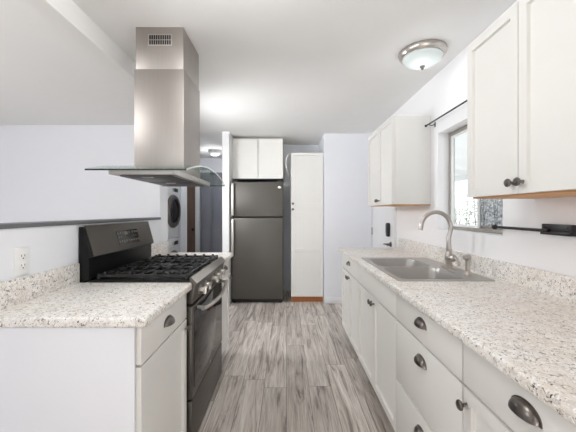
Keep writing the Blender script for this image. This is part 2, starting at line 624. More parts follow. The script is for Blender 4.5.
# outside the window
struct('ground', box(NB(), 1.34, 9, -2, 14, -0.25, -0.15), M['ground'], 'pale ground outside the kitchen window', 'ground')
aw = thing('awning', 'white ribbed metal awning outside the kitchen window', 'awning', (1.35, 4.2, 2.25))
b = NB()
prof = []
n = 48
for i in range(n + 1):
    y = -3.6 + 7.2 * i / n
    prof.append((y, 0.02 if (i % 4) in (1, 2) else 0.0))
top = [b.verts.new((0, y, z)) for y, z in prof]
out = [b.verts.new((1.75, y, z - 0.32)) for y, z in prof]
for i in range(n):
    b.faces.new((top[i], top[i + 1], out[i + 1], out[i]))
bmesh.ops.solidify(b, geom=b.faces[:], thickness=0.012)
obj('roof_sheet', b, M['awning'], aw)
obj('front_gutter', box(NB(), 1.74, 1.80, -3.6, 3.6, -0.40, -0.30, 0.008), M['awning'], aw)
for y in (-3.2, 3.3):
    obj('post', box(NB(), 1.735, 1.785, y - 0.025, y + 0.025, -2.4, -0.38, 0.004), M['awning'], aw)
hd = thing('hedge', 'leafy pale hedge seen through the kitchen window glass', 'hedge', (4.1, 5.2, -0.15))
b = NB()
for i in range(70):
    x, y = random.uniform(-0.2, 0.2), random.uniform(-2.5, 2.8)
    tube(b, [(x, y, 0), (x + random.uniform(-.1, .1), y + random.uniform(-.1, .1), 0.9), (x + random.uniform(-.2, .2), y + random.uniform(-.2, .2), 1.7)], [0.014, 0.01, 0.004], 5)
obj('stems', b, M['branch'], hd)
b = NB()
for i in range(5200):
    c = Vector((max(-0.35, min(0.35, random.gauss(0, 0.16))), random.uniform(-2.6, 2.9), random.uniform(0.05, 1.0) ** 0.8 * 1.85))
    a = Vector((random.uniform(-1, 1), random.uniform(-1, 1), random.uniform(-.6, 1))).normalized()
    s = a.cross(Vector((random.uniform(-1, 1), random.uniform(-1, 1), random.uniform(-1, 1)))).normalized()
    l, wd = random.uniform(0.045, 0.075), random.uniform(0.018, 0.03)
    nrm = a.cross(s) * 0.008
    q = [b.verts.new(c), b.verts.new(c + a * l * .5 + s * wd + nrm), b.verts.new(c + a * l), b.verts.new(c + a * l * .5 - s * wd + nrm)]
    b.faces.new(q)
obj('leaves', b, M['leaf'], hd)


# ------------------------------------------------------------------ cabinets
def shaker(bm, x0, x1, z0, z1, yf, t=0.026, rail=0.055):
    """shaker door: slab whose front face (towards -y) is framed round a recessed panel"""
    r = bmesh.ops.create_cube(bm, size=1.0)
    for v in r['verts']:
        v.co = Vector(((x0 + x1) / 2 + v.co.x * (x1 - x0), yf + t / 2 + v.co.y * t, (z0 + z1) / 2 + v.co.z * (z1 - z0)))
    fs = {f for v in r['verts'] for f in v.link_faces}
    front = min(fs, key=lambda f: f.calc_center_median().y)
    bmesh.ops.inset_region(bm, faces=[front], thickness=rail)
    bmesh.ops.inset_region(bm, faces=[front], thickness=0.0012, depth=-0.014)
    return bm


def slab(bm, x0, x1, z0, z1, yf, t=0.026):
    return box(bm, x0, x1, yf, yf + t, z0, z1, 0.0012)


def knob_bm(x, y, z):
    return lathe(NB(), [(0.008, 0), (0.0065, 0.003), (0.0055, 0.012), (0.008, 0.016), (0.0155, 0.020), (0.0165, 0.0245), (0.013, 0.029), (0.006, 0.031), (0, 0.0315)], at(x, y, z, '-y'), 18)


def cup_bm(x, y, z, hw=0.042, h=0.030, d=0.023):
    """bin pull: quarter dome open at its underside, with a thin back flange"""
    bm = NB()
    nu, nv = 18, 8
    rows = []
    for j in range(nv + 1):
        ph = (PI / 2) * j / nv
        row = []
        for i in range(nu + 1):
            th = PI * i / nu
            s = math.sin(th) ** 0.8 if 0 < i < nu else 0.0
            row.append(bm.verts.new((x + hw * math.cos(th), y - 0.0015 - d * s * math.cos(ph), z - 0.012 + h * s * math.sin(ph))))
        rows.append(row)
    for j in range(nv):
        for i in range(nu):
            bm.faces.new((rows[j][i], rows[j][i + 1], rows[j + 1][i + 1], rows[j + 1][i]))
    bmesh.ops.remove_doubles(bm, verts=bm.verts[:], dist=0.0002)
    bmesh.ops.solidify(bm, geom=bm.faces[:], thickness=0.002)
    pts = [(x + (hw + 0.006) * math.cos(PI * i / 20), z - 0.014 + (h + 0.007) * math.sin(PI * i / 20) ** 0.8) for i in range(21)]
    prism(bm, pts, 'y', y - 0.003, y)
    return bm


CG = 'white base cabinets along the right wall'


def base_cabinet(label, loc, rz, width, group, fronts, depth=0.60, hollow=False):
    """front of doors at local y=0, body behind (+y); fronts: list of dicts"""
    t = thing('base_cabinet', label, 'cabinet', loc, rz, group)
    hw = width / 2 - 0.0008
    b = NB()
    if hollow:
        box(b, -hw, -hw + 0.018, 0.0275, depth, 0.112, 0.874)
        box(b, hw - 0.018, hw, 0.0275, depth, 0.112, 0.874)
        box(b, -hw + 0.018, hw - 0.018, 0.0275, depth, 0.112, 0.13)
        box(b, -hw + 0.018, hw - 0.018, depth - 0.01, depth, 0.13, 0.874)
        box(b, -hw + 0.018, hw - 0.018, 0.0275, 0.0375, 0.70, 0.874)
    else:
        box(b, -hw, hw, 0.0275, depth, 0.112, 0.874, 0.001)
    obj('carcass', b, M['cab_inner'], t)
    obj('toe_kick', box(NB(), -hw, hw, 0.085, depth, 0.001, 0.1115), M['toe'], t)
    for f in fronts:
        x0, x1, z0, z1 = f['r']
        if f['k'] == 'drawer':
            d = obj(f.get('name', 'drawer'), slab(NB(), x0, x1, z0, z1, 0.0), M['cab'], t)
            if 'cup' in f:
                obj('cup_pull', cup_bm((x0 + x1) / 2, 0.0, f['cup']), M['gunmetal'], d, 'gunmetal cup pull')
        else:
            d = obj('door', shaker(NB(), x0, x1, z0, z1, 0.0), M['cab'], t)
            kx, kz = f['knob']
            obj('knob', knob_bm(kx, 0.0, kz), M['gunmetal'], d, 'gunmetal round knob')
    return t


XD = 0.577   # door faces of the right run
RZ = -PI / 2


def right_cab(y0, y1, label, fronts, hollow=False):
    return base_cabinet(label, (XD, (y0 + y1) / 2, 0), RZ, y1 - y0, CG, fronts, depth=XR - XD - 0.004, hollow=hollow)


# local +x points toward the camera on the right run
w_ = 0.53
right_cab(0.47, 1.00, 'white base cabinet nearest the camera in the right run, one drawer over a door', [
    dict(k='drawer', r=(-w_ / 2 + .004, w_ / 2 - .004, .732, .868), cup=.815),
    dict(k='door', r=(-w_ / 2 + .006, w_ / 2 - .004, .120, .722), knob=(-w_ / 2 + .024, .672))])
w_ = 0.607
right_cab(1.00, 1.607, 'white cabinet of three stacked drawers with cup pulls, right of the sink cabinet', [
    dict(k='drawer', r=(-w_ / 2 + .004, w_ / 2 - .004, .732, .868), cup=.815),
    dict(k='drawer', r=(-w_ / 2 + .004, w_ / 2 - .004, .423, .7225), cup=.655),
    dict(k='drawer', r=(-w_ / 2 + .004, w_ / 2 - .004, .120, .4135), cup=.345)])
w_ = 0.854
right_cab(1.607, 2.461, 'white sink cabinet with a plain false front over two doors', [
    dict(k='drawer', name='false_front', r=(-w_ / 2 + .004, w_ / 2 - .003, .732, .868)),
    dict(k='door', r=(-w_ / 2 + .004, -.003, .120, .7225), knob=(-.026, .685)),
    dict(k='door', r=(.003, w_ / 2 - .004, .120, .7225), knob=(.026, .685))], hollow=True)
w_ = 0.709
right_cab(2.461, 3.17, 'white base cabinet at the far end of the right run, next to the side door', [
    dict(k='drawer', r=(-w_ / 2 + .004, w_ / 2 - .003, .732, .868), cup=.815),
    dict(k='door', r=(-w_ / 2 + .004, -.003, .120, .7225), knob=(-.026, .685)),
    dict(k='door', r=(.003, w_ / 2 - .004, .120, .7225), knob=(.026, .685))])

XDL = -0.528
LG = 'white base cabinets either side of the range'
w_ = 0.51
c = base_cabinet('white base cabinet in the left foreground, its blank side facing the camera', (XDL, 1.105 + w_ / 2, 0), PI / 2, w_, LG, [
    dict(k='drawer', r=(-w_ / 2 + .004, w_ / 2 - .004, .732, .868), cup=.805),
    dict(k='door', r=(-w_ / 2 + .004, w_ / 2 - .004, .120, .724), knob=(w_ / 2 - .026, .685))], depth=0.585)
obj('end_panel', box(NB(), -w_ / 2 - 0.012, -w_ / 2 - 0.0005, 0.018, 0.585, 0.002, 0.874, 0.001), M['wall'], c)
w_ = 0.41
base_cabinet('narrow white base cabinet at left between the range and the hall', (XDL, 2.405 + w_ / 2, 0), PI / 2, w_, LG, [
    dict(k='drawer', r=(-w_ / 2 + .004, w_ / 2 - .004, .732, .868), cup=.812),
    dict(k='door', r=(-w_ / 2 + .004, w_ / 2 - .004, .120, .724), knob=(w_ / 2 - .026, .685))], depth=0.585)


# ------------------------------------------------------------------ countertops
def counter_slab(x0, x1, y0, y1, z0, z1, front, ends=(), hole=None, r=0.012):
    """slab with an optional rectangular hole and rounded exposed edges; front is 'x0' or 'x1'"""
    bm = NB()
    xs, ys = [x0, x1], [y0, y1]
    if hole:
        xs = sorted(xs + [hole[0], hole[1]])
        ys = sorted(ys + [hole[2], hole[3]])
    g = {}
    for zi, z in enumerate((z0, z1)):
        for i, x in enumerate(xs):
            for j, y in enumerate(ys):
                g[zi, i, j] = bm.verts.new((x, y, z))
    nx, ny = len(xs) - 1, len(ys) - 1
    solid = lambda i, j: 0 <= i < nx and 0 <= j < ny and not (hole and i == 1 and j == 1)
    for i in range(nx):
        for j in range(ny):
            if not solid(i, j):
                continue
            bm.faces.new((g[1, i, j], g[1, i + 1, j], g[1, i + 1, j + 1], g[1, i, j + 1]))
            bm.faces.new((g[0, i, j], g[0, i, j + 1], g[0, i + 1, j + 1], g[0, i + 1, j]))
            for di, dj, a, c2 in ((-1, 0, (i, j), (i, j + 1)), (1, 0, (i + 1, j), (i + 1, j + 1)), (0, -1, (i, j), (i + 1, j)), (0, 1, (i, j + 1), (i + 1, j + 1))):
                if not solid(i + di, j + dj):
                    bm.faces.new((g[0, a[0], a[1]], g[0, c2[0], c2[1]], g[1, c2[0], c2[1]], g[1, a[0], a[1]]))
    bmesh.ops.recalc_face_normals(bm, faces=bm.faces[:])
    fx = x0 if front == 'x0' else x1

    def on(e):
        p, q = e.verts[0].co, e.verts[1].co
        hit = abs(p.x - fx) < 1e-6 and abs(q.x - fx) < 1e-6
        if 'y0' in ends:
            hit = hit or (abs(p.y - y0) < 1e-6 and abs(q.y - y0) < 1e-6)
        if 'y1' in ends:
            hit = hit or (abs(p.y - y1) < 1e-6 and abs(q.y - y1) < 1e-6)
        return hit
    es = [e for e in bm.edges if on(e) and len(e.link_faces) == 2 and e.calc_face_angle(0) > 0.5]
    bmesh.ops.bevel(bm, geom=es, offset=r, segments=4, profile=0.5, affect='EDGES')
    return bm


SX0, SX1, SY0, SY1 = 0.606, 1.138, 1.652, 2.49     # sink outline
ct = thing('countertop', 'long speckled beige laminate countertop on the right, holding the sink', 'countertop', (0, 0, 0), 0, 'speckled laminate countertops')
obj('worktop', counter_slab(0.550, 1.186, 0.44, 3.25, 0.8755, 0.914, 'x0', ('y1',), (SX0 + 0.012, SX1 - 0.012, SY0 + 0.012, SY1 - 0.032)), M['granite'], ct)
obj('backsplash', box(NB(), 1.1865, 1.2035, 0.44, 3.25, 0.8755, 1.018, 0.004), M['granite'], ct)
cl = thing('countertop', 'speckled laminate countertop in the left foreground beside the range', 'countertop', (0, 0, 0), 0, 'speckled laminate countertops')
obj('worktop', counter_slab(-1.099, -0.501, 1.083, 1.624, 0.8755, 0.914, 'x1', ('y0',)), M['granite'], cl)
obj('backsplash', box(NB(), -1.1165, -1.0995, 1.083, 1.624, 0.8755, 1.018, 0.004), M['granite'], cl)
cl = thing('countertop', 'short speckled laminate countertop past the range, ending at the hall', 'countertop', (0, 0, 0), 0, 'speckled laminate countertops')
obj('worktop', counter_slab(-1.099, -0.492, 2.396, 2.845, 0.8755, 0.914, 'x1', ('y1',)), M['granite'], cl)
obj('backsplash', box(NB(), -1.1165, -1.0995, 2.396, 2.845, 0.8755, 1.018, 0.004), M['granite'], cl)


# ------------------------------------------------------------------ sink, faucet, sprayer
def rrect(x0, x1, y0, y1, r, n=6):
    pts = []
    for cx, cy, a0 in ((x1 - r, y1 - r, 0), (x0 + r, y1 - r, PI / 2), (x0 + r, y0 + r, PI), (x1 - r, y0 + r, 3 * PI / 2)):
        for k in range(n + 1):
            a = a0 + PI / 2 * k / n
            pts.append((cx + r * math.cos(a), cy + r * math.sin(a)))
    return pts


sk = thing('sink', 'double bowl stainless steel sink set into the right countertop', 'sink', ((SX0 + SX1) / 2, (SY0 + SY1) / 2, 0.914))
ox, oy = (SX0 + SX1) / 2, (SY0 + SY1) / 2
B1 = (SX0 + 0.032 - ox, 1.005 - ox, SY0 + 0.035 - oy, -0.018)
B2 = (SX0 + 0.032 - ox, 1.005 - ox, 0.010, SY1 - 0.058 - oy)
b = NB()
loops = [rrect(SX0 - ox, SX1 - ox, SY0 - oy, SY1 - oy, 0.016), rrect(*B1, 0.06), rrect(*B2, 0.06)]
edges = []
for lp in loops:
    vs = [b.verts.new((p[0], p[1], 0.0045)) for p in lp]
    edges += [b.edges.new((vs[i], vs[(i + 1) % len(vs)])) for i in range(len(vs))]
bmesh.ops.triangle_fill(b, edges=edges, use_beauty=True)
for f in b.faces:
    if f.normal.z < 0:
        f.normal_flip()
ret = bmesh.ops.extrude_face_region(b, geom=b.faces[:])
for v in [g for g in ret['geom'] if isinstance(g, bmesh.types.BMVert)]:
    v.co.z = 0.0008
obj('rim', b, M['sink'], sk)
for B in (B1, B2):
    b = NB()
    x0, x1, y0, y1 = B
    lv = []
    for (ins, z, rr) in ((0.0, 0.004, 0.06), (0.002, 0.0, 0.06), (0.006, -0.02, 0.06), (0.014, -0.14, 0.058), (0.022, -0.165, 0.055), (0.045, -0.178, 0.045)):
        lv.append([b.verts.new((p[0], p[1], z)) for p in rrect(x0 + ins, x1 - ins, y0 + ins, y1 - ins, rr)])
    for a, c2 in zip(lv, lv[1:]):
        for i in range(len(a)):
            b.faces.new((a[i], a[(i + 1) % len(a)], c2[(i + 1) % len(a)], c2[i]))
    b.faces.new(lv[-1])
    bw = obj('bowl', b, M['sink'], sk)
    obj('drain', lathe(NB(), [(0.0, -0.001), (0.02, -0.001), (0.03, 0.001), (0.042, 0.002), (0.045, 0.0)], at((x0 + x1) / 2, (y0 + y1) / 2, -0.176), 20), M['nickel'], bw)

fz = 0.9190
fc = thing('faucet', 'brushed nickel gooseneck faucet with a ball lever, behind the sink', 'faucet', (1.075, 2.02, fz))
obj('escutcheon', lathe(NB(), [(0.034, 0), (0.034, 0.004), (0.028, 0.009), (0.022, 0.012)], at(0, 0, 0), 24, 0.85, 3.2), M['nickel'], fc)
obj('body', lathe(NB(), [(0.026, 0.008), (0.026, 0.02), (0.022, 0.024), (0.021, 0.05), (0.025, 0.062), (0.026, 0.082), (0.019, 0.105), (0.016, 0.118), (0.018, 0.124), (0.0145, 0.13)]), M['nickel'], fc)
pts = [(0, 0, 0.12), (-0.002, 0, 0.16), (0.0, 0, 0.2), (0.012, 0, 0.25)]
R = 0.098
cx, cz = -0.085, 0.272
for k in range(0, 17):
    a = math.radians(2 + k * 176 / 16)
    pts.append((cx + R * math.cos(a), 0, cz + R * math.sin(a)))
pts += [(cx - R - 0.006, 0, cz - 0.02)]
obj('spout', tube(NB(), pts, [0.017, 0.0155, 0.0145] + [0.0138] * (len(pts) - 5) + [0.0142, 0.0155], 14), M['nickel'], fc)
hb = obj('lever_hub', lathe(NB(), [(0, -0.028)] + [(0.027 * math.sin(PI * k / 10), -0.027 * math.cos(PI * k / 10)) for k in range(1, 10)] + [(0, 0.027)], at(0.004, -0.035, 0.072, '-y'), 16), M['nickel'], fc)
obj('lever', tube(NB(), [(0.01, -0.055, 0.08), (0.016, -0.072, 0.062), (0.022, -0.085, 0.03)], [0.010, 0.007, 0.009], 10), M['nickel'], hb)
sp = thing('side_sprayer', 'short nickel side sprayer standing near the faucet', 'sprayer', (1.07, 1.80, fz))
obj('holder', lathe(NB(), [(0.025, 0), (0.025, 0.004), (0.019, 0.012), (0.017, 0.02), (0.014, 0.022)]), M['nickel'], sp)
obj('wand', lathe(NB(), [(0.0125, 0.022), (0.0135, 0.05), (0.0125, 0.08), (0.014, 0.088)]), M['nickel'], sp)
b = NB()
lathe(b, [(0, -0.018), (0.012, -0.018), (0.018, -0.006), (0.018, 0.01), (0.013, 0.02), (0, 0.022)], at(-0.003, 0, 0.103, '-x'), 16)
obj('spray_head', b, M['nickel'], sp)


# ------------------------------------------------------------------ wall cabinets
def wall_cabinet(label, loc, rz, width, height, depth, group=None, nd=2, knobz=0.045, rail=0.055, knobs=True, bottom=None):
    """door faces at local y=0; local z from 0 (bottom) to height"""
    t = thing('wall_cabinet', label, 'cabinet', loc, rz, group)
    hw = width / 2
    obj('carcass', box(NB(), -hw, hw, 0.0275, depth, 0.004, height, 0.001), M['cab'], t)
    obj('bottom_edge', box(NB(), -hw + 0.001, hw - 0.001, 0.0285, depth - 0.001, -0.004, 0.0035), bottom or M['wood_raw'], t, 'raw wood underside')
    dw = width / nd
    for k in range(nd):
        d = obj('door', shaker(NB(), -hw + k * dw + .002, -hw + (k + 1) * dw - .002, 0.003, height - .003, 0.0, rail=rail), M['cab'], t)
        if knobs:
            kx = (-0.024 if k == 0 else 0.024)
            obj('knob', knob_bm(kx, 0.0, knobz), M['gunmetal'], d, 'gunmetal round knob')
    return t


XU = 0.88
WG = 'white wall cabinets on the right wall'
wall_cabinet('large white wall cabinet at upper right, nearest the camera', (XU, 1.159, 1.358), RZ, 0.656, 0.737, XR - XU - 0.002, WG)
wall_cabinet('white wall cabinet beyond the window, above the far countertop', (XU, 2.92, 1.352), RZ, 0.745, 0.742, XR - XU - 0.002, WG)
wall_cabinet('small white two-door cabinet above the dark refrigerator', (-0.42, 4.42, 1.772), 0, 0.735, 0.585, 0.59, knobs=False, rail=0.012, bottom=M['grey_dark'])

pn = thing('pantry_cabinet', 'tall narrow white pantry cabinet right of the refrigerator', 'cabinet', (0.294, 4.335, 0))
obj('carcass', box(NB(), -0.229, 0.229, 0.0275, 0.62, 0.085, 2.135, 0.001), M['cab'], pn)
obj('toe_kick', box(NB(), -0.225, 0.225, 0.05, 0.6, 0.001, 0.0845), M['wood_toe'], pn, 'bare orange-brown wood toe board')
d = obj('door', shaker(NB(), -0.227, 0.227, 1.372, 2.132, 0.0, rail=0.052), M['cab'], pn)
obj('knob', knob_bm(-0.203, 0, 1.408), M['gunmetal'], d)
b = NB()
shaker(b, -0.227, 0.227, 0.088, 1.366, 0.0, rail=0.052)
box(b, -0.176, 0.176, 0.0005, 0.009, 0.72, 0.775, 0.001)
d = obj('door', b, M['cab'], pn)
obj('knob', knob_bm(-0.203, 0, 1.328), M['gunmetal'], d)
cb = NB()
tube(cb, [(0.055, 4.40, 2.135), (0.03, 4.40, 2.12), (-0.005, 4.40, 2.06), (-0.012, 4.40, 1.98), (0.01, 4.42, 1.88), (0.035, 4.5, 1.83), (0.04, 4.7, 1.8)], 0.006, 8)
tag(obj('cable', cb, M['white_plastic']), 'white cable looping out beside the top of the tall pantry cabinet', 'cable')

# ------------------------------------------------------------------ refrigerator
fr = thing('refrigerator', 'dark slate top-freezer refrigerator standing in the niche', 'refrigerator', (-0.415, 4.30, 0))
hw = 0.366
obj('cabinet_body', box(NB(), -hw + 0.003, hw - 0.003, 0.07, 0.68, 0.035, 1.71, 0.006), M['fridge_side'], fr)
obj('kick_grille', box(NB(), -hw + 0.01, hw - 0.01, 0.03, 0.07, 0.012, 0.06, 0.003), M['black_plastic'], fr)
for s in (-1, 1):
    obj('foot', lathe(NB(), [(0.02, 0), (0.02, 0.012), (0.012, 0.034)], at(s * (hw - 0.04), 0.06, 0.0005), 12), M['black_plastic'], fr)
    obj('hinge_cover', box(NB(), s * (hw - 0.05) - 0.04, s * (hw - 0.05) + 0.04, 0.02, 0.12, 1.7105, 1.735, 0.006), M['fridge_side'], fr)


def bar_handle(x, z0, z1, parent):
    b = NB()
    box(b, x - 0.017, x + 0.017, -0.055, -0.038, z0, z1, 0.006, 3)
    for z in (z0 + 0.03, z1 - 0.03):
        box(b, x - 0.010, x + 0.010, -0.04, -0.0005, z - 0.015, z + 0.015, 0.003)
    return obj('handle', b, M['handle'], parent, 'bright silver bar handle')


d = obj('freezer_door', box(NB(), -hw, hw, 0.0, 0.066, 1.222, 1.715, 0.012, 3), M['slate_fridge'], fr)
bar_handle(-hw + 0.026, 1.24, 1.69, d)
lg = NB()
lathe(lg, [(0.018, 0), (0.018, 0.002), (0.015, 0.003), (0, 0.003)], at(hw - 0.05, 0.0, 1.64, '-y'), 20, 1.5, 0.9)
obj('badge', lg, M['silver'], d, 'small silver maker badge')
d = obj('fridge_door', box(NB(), -hw, hw, 0.0, 0.066, 0.062, 1.21, 0.012, 3), M['slate_fridge'], fr)
bar_handle(-hw + 0.026, 0.72, 1.19, d)

# ------------------------------------------------------------------ range
rg = thing('range', 'slate and black gas range with iron grates, between the left countertops', 'stove', (-0.54, 2.010, 0), PI / 2)
hw = 0.378
obj('body', box(NB(), -hw, hw, 0.0, 0.568, 0.03, 0.898, 0.003), M['black'], rg)
for sx in (-1, 1):
    for y in (0.04, 0.5):
        obj('foot', lathe(NB(), [(0.018, 0), (0.018, 0.01), (0.01, 0.03)], at(sx * (hw - 0.05), y, 0.0005), 12), M['black_plastic'], rg)
obj('cooktop', box(NB(), -hw, hw, -0.02, 0.51, 0.8985, 0.926, 0.006), M['black'], rg)
# front trim and knob panel
fp = obj('knob_panel', prism(NB(), [(-0.0205, 0.940), (-0.028, 0.940), (-0.060, 0.908), (-0.060, 0.901), (-0.051, 0.896), (-0.036, 0.798), (-0.002, 0.798), (-0.002, 0.897), (-0.0205, 0.8975)], 'x', -hw, hw, 0.0015), M['slate'], rg, 'slate front panel')
obj('bevel_light', prism(NB(), [(-0.0285, 0.9405), (-0.031, 0.943), (-0.064, 0.910), (-0.0605, 0.9085)], 'x', -hw, hw, 0.0006), M['steel'], fp, 'slate bevel lightened where it catches light')  # light on the bevel, put in as a pale steel strip
tilt = math.atan2(0.016, 0.11)
for kx in (-0.27, -0.16, 0.02, 0.13, 0.25):
    mt = Matrix.Translation((kx, -0.0445, 0.850)) @ Matrix.Rotation(PI / 2 + tilt, 4, 'X')
    kb = NB()
    lathe(kb, [(0.026, 0.0), (0.026, 0.004), (0.021, 0.006), (0.0205, 0.028), (0.018, 0.031), (0, 0.032)], mt, 20)
    v0 = len(kb.verts)
    r = bmesh.ops.create_cube(kb, size=1.0)
    for v in r['verts']:
        v.co = mt @ Vector((v.co.x * 0.012, v.co.y * 0.044, 0.034 + v.co.z * 0.016))
    obj('knob', kb, M['steel'], rg, 'silver burner knob')
# oven door
od = obj('oven_door', box(NB(), -hw + 0.002, hw - 0.002, -0.036, -0.001, 0.282, 0.782, 0.006), M['slate'], rg)
obj('window', box(NB(), -hw + 0.03, hw - 0.03, -0.0385, -0.0355, 0.335, 0.772, 0.001), M['black_glass'], od, 'dark reflective glass')
hp = []
for k in range(13):
    t = -1 + 2 * k / 12
    hp.append((t * 0.335 + 0.025, -0.074 - 0.024 * (1 - t * t), 0.754 - 0.022 * (1 - t * t)))
hn = NB()
tube(hn, hp, 0.0125, 12)
for s in (-1, 1):
    tube(hn, [(s * 0.318 + 0.025, -0.036, 0.757), (s * 0.318 + 0.025, -0.075, 0.754)], 0.010, 10)
obj('handle', hn, M['steel'], od, 'bowed silver bar handle')
obj('badge', lathe(NB(), [(0.013, 0), (0.013, 0.0015), (0.010, 0.0022), (0, 0.0022)], at(0.0, -0.036, 0.308, '-y'), 20), M['silver'], od, 'small round silver badge')
obj('storage_drawer', box(NB(), -hw + 0.002, hw - 0.002, -0.034, -0.001, 0.035, 0.272, 0.006), M['slate'], rg)
# backguard
bg = obj('backguard', prism(NB(), [(0.547, 1.210), (0.573, 1.210), (0.573, 0.9), (0.517, 0.927), (0.517, 1.04), (0.502, 1.045)], 'x', -hw, hw, 0.003), M['black'], rg)
sl = (0.547 - 0.502) / (1.21 - 1.045)
off = 0.004


def on_panel(z, o):
    return 0.502 + (z - 1.045) * sl - o


obj('console', prism(NB(), [(on_panel(1.052, 0.0005), 1.052), (on_panel(1.212, 0.0005), 1.212), (0.567, 1.216), (on_panel(1.216, .006), 1.216), (on_panel(1.05, 0.006), 1.050)], 'x', -hw + 0.012, hw, 0.0008), M['slate'], bg, 'slate control fascia')
obj('display', prism(NB(), [(on_panel(1.078, 0.0062), 1.078), (on_panel(1.172, 0.0062), 1.172), (on_panel(1.172, 0.008), 1.172), (on_panel(1.078, 0.008), 1.078)], 'x', -0.10, 0.165), M['black_glass'], bg, 'black touch display')
kx = 0
for zz, hh2, cells in ((1.150, 0.012, (-0.085, -0.055, -0.028, 0.05, 0.092, 0.122, 0.148)), (1.128, 0.004, (-0.085, -0.055, 0.1, 0.13)), (1.098, 0.010, (-0.085, -0.058, -0.03, 0.0, 0.03, 0.06, 0.09, 0.12, 0.148))):
    for cxx in cells:
        kb = prism(NB(), [(on_panel(zz, .0082), zz), (on_panel(zz + hh2, .0082), zz + hh2), (on_panel(zz + hh2, .0088), zz + hh2), (on_panel(zz, .0088), zz)], 'x', cxx - 0.006, cxx + 0.006)
        obj('key_mark', kb, M['key'], bg)
kb = prism(NB(), [(on_panel(1.142, .0082), 1.142), (on_panel(1.162, .0082), 1.162), (on_panel(1.162, .0088), 1.162), (on_panel(1.142, .0088), 1.142)], 'x', -0.012, 0.03)
obj('clock_readout', kb, M['key'], bg)
# burners
for (bx, by, r) in ((-0.25, 0.12, 0.045), (-0.25, 0.36, 0.038), (0.0, 0.24, 0.05), (0.25, 0.12, 0.048), (0.25, 0.36, 0.036)):
    bb = obj('burner', lathe(NB(), [(r + 0.012, 0), (r + 0.010, 0.006), (r * 0.9, 0.009), (r * 0.9, 0.014)], at(bx, by, 0.926), 24), M['grey_dark'], rg)
    obj('burner_cap', lathe(NB(), [(r * 0.95, 0.0142), (r, 0.017), (r * 0.97, 0.021), (r * 0.7, 0.023), (0, 0.0235)], at(bx, by, 0.926), 24), M['black_matte'], bb)
# three grates
for gx0, gx1 in ((-0.366, -0.125), (-0.121, 0.121), (0.125, 0.366)):
    gb = NB()
    y0, y1 = -0.005, 0.478
    zt, zb, t = 0.953, 0.938, 0.012
    for x in (gx0, gx1 - t):
        box(gb, x, x + t, y0, y1, zb, zt, 0.002)
    for y in (y0, (y0 + y1) / 2 - t / 2, y1 - t):
        box(gb, gx0 + t, gx1 - t, y, y + t, zb, zt, 0.002)
    mx = (gx0 + gx1) / 2
    for q in range(7):
        yy = y0 + 0.035 + (y1 - y0 - 0.07) * q / 6
        for a, c2 in ((gx0 + t, mx - 0.028), (mx + 0.028, gx1 - t)):
            box(gb, a, c2, yy - t / 2, yy + t / 2, zb + 0.001, zt + 0.002, 0.002)
        for a in (gx0, gx1 - 0.030):
            prism(gb, [(a, zt - 0.004), (a + 0.030, zt - 0.004), (a + 0.022, zt + 0.012), (a + 0.008, zt + 0.012)], 'y', yy - t / 2 - 0.0005, yy + t / 2 + 0.0005)
    box(gb, mx - t / 2, mx + t / 2, y0 + t, y1 - t, zb, zt, 0.002)
    for x in (gx0, gx1 - t):
        for y in (y0, (y0 + y1) / 2, y1 - t):
            prism(gb, [(x - 0.001, 0.9265), (x + t + 0.001, 0.9265), (x + t, zt + 0.003), (x, zt + 0.003)], 'y', y - 0.002, y + t + 0.002)
    obj('grate', gb, M['black_matte'], rg)

# ------------------------------------------------------------------ range hood
hx0, hx1, hy0, hy1 = -0.90, -0.616, 1.82, 2.14
hd_ = thing('range_hood', 'stainless chimney range hood with a curved glass canopy above the range', 'range hood', ((hx0 + hx1) / 2, 1.975, 1.46))
cx_, cy_ = (hx0 + hx1) / 2, 1.975
dx, y0, y1 = (hx1 - hx0) / 2, hy0 - cy_, hy1 - cy_
low = obj('lower_chimney', box(NB(), -dx - 0.006, dx + 0.006, y0 - 0.006, y1 + 0.006, 0.0525, 2.14 - 1.46, 0.0015), M['steel_warm'], hd_)
up_ = obj('upper_chimney', box(NB(), -dx, dx, y0, y1, 2.1405 - 1.46, H - 0.002 - 1.46, 0.0015), M['steel_warm'], hd_)
b = NB()
vx0, vx1, vz0, vz1 = -0.062, 0.070, 2.288 - 1.46, 2.345 - 1.46
b2 = NB()
box(b2, vx0 - 0.006, vx1 + 0.006, y0 - 0.002, y0 - 0.0002, vz0 - 0.006, vz1 + 0.006, 0.0006)
vt = obj('vent_grille', b2, M['steel'], up_)
b = NB()
for k in range(10):
    xx = vx0 + (vx1 - vx0) * (k + 0.5) / 10
    for zz in (vz0, (vz0 + vz1) / 2 + 0.002):
        box(b, xx - 0.0045, xx + 0.0045, y0 - 0.0032, y0 - 0.0022, zz, zz + (vz1 - vz0) / 2 - 0.003)
obj('vent_slots', b, M['black_plastic'], vt, 'dark vent slots')
# curved glass: arched along the width of the range
gy0, gy1 = 1.50 - cy_, 2.44 - cy_
gx0, gx1 = -0.992 - cx_, -0.492 - cx_
b = NB()
nseg = 24
th = 0.008


def arch(y):
    t = (y - (gy0 + gy1) / 2) / ((gy1 - gy0) / 2)
    return 0.035 + 0.068 * (1 - t * t)


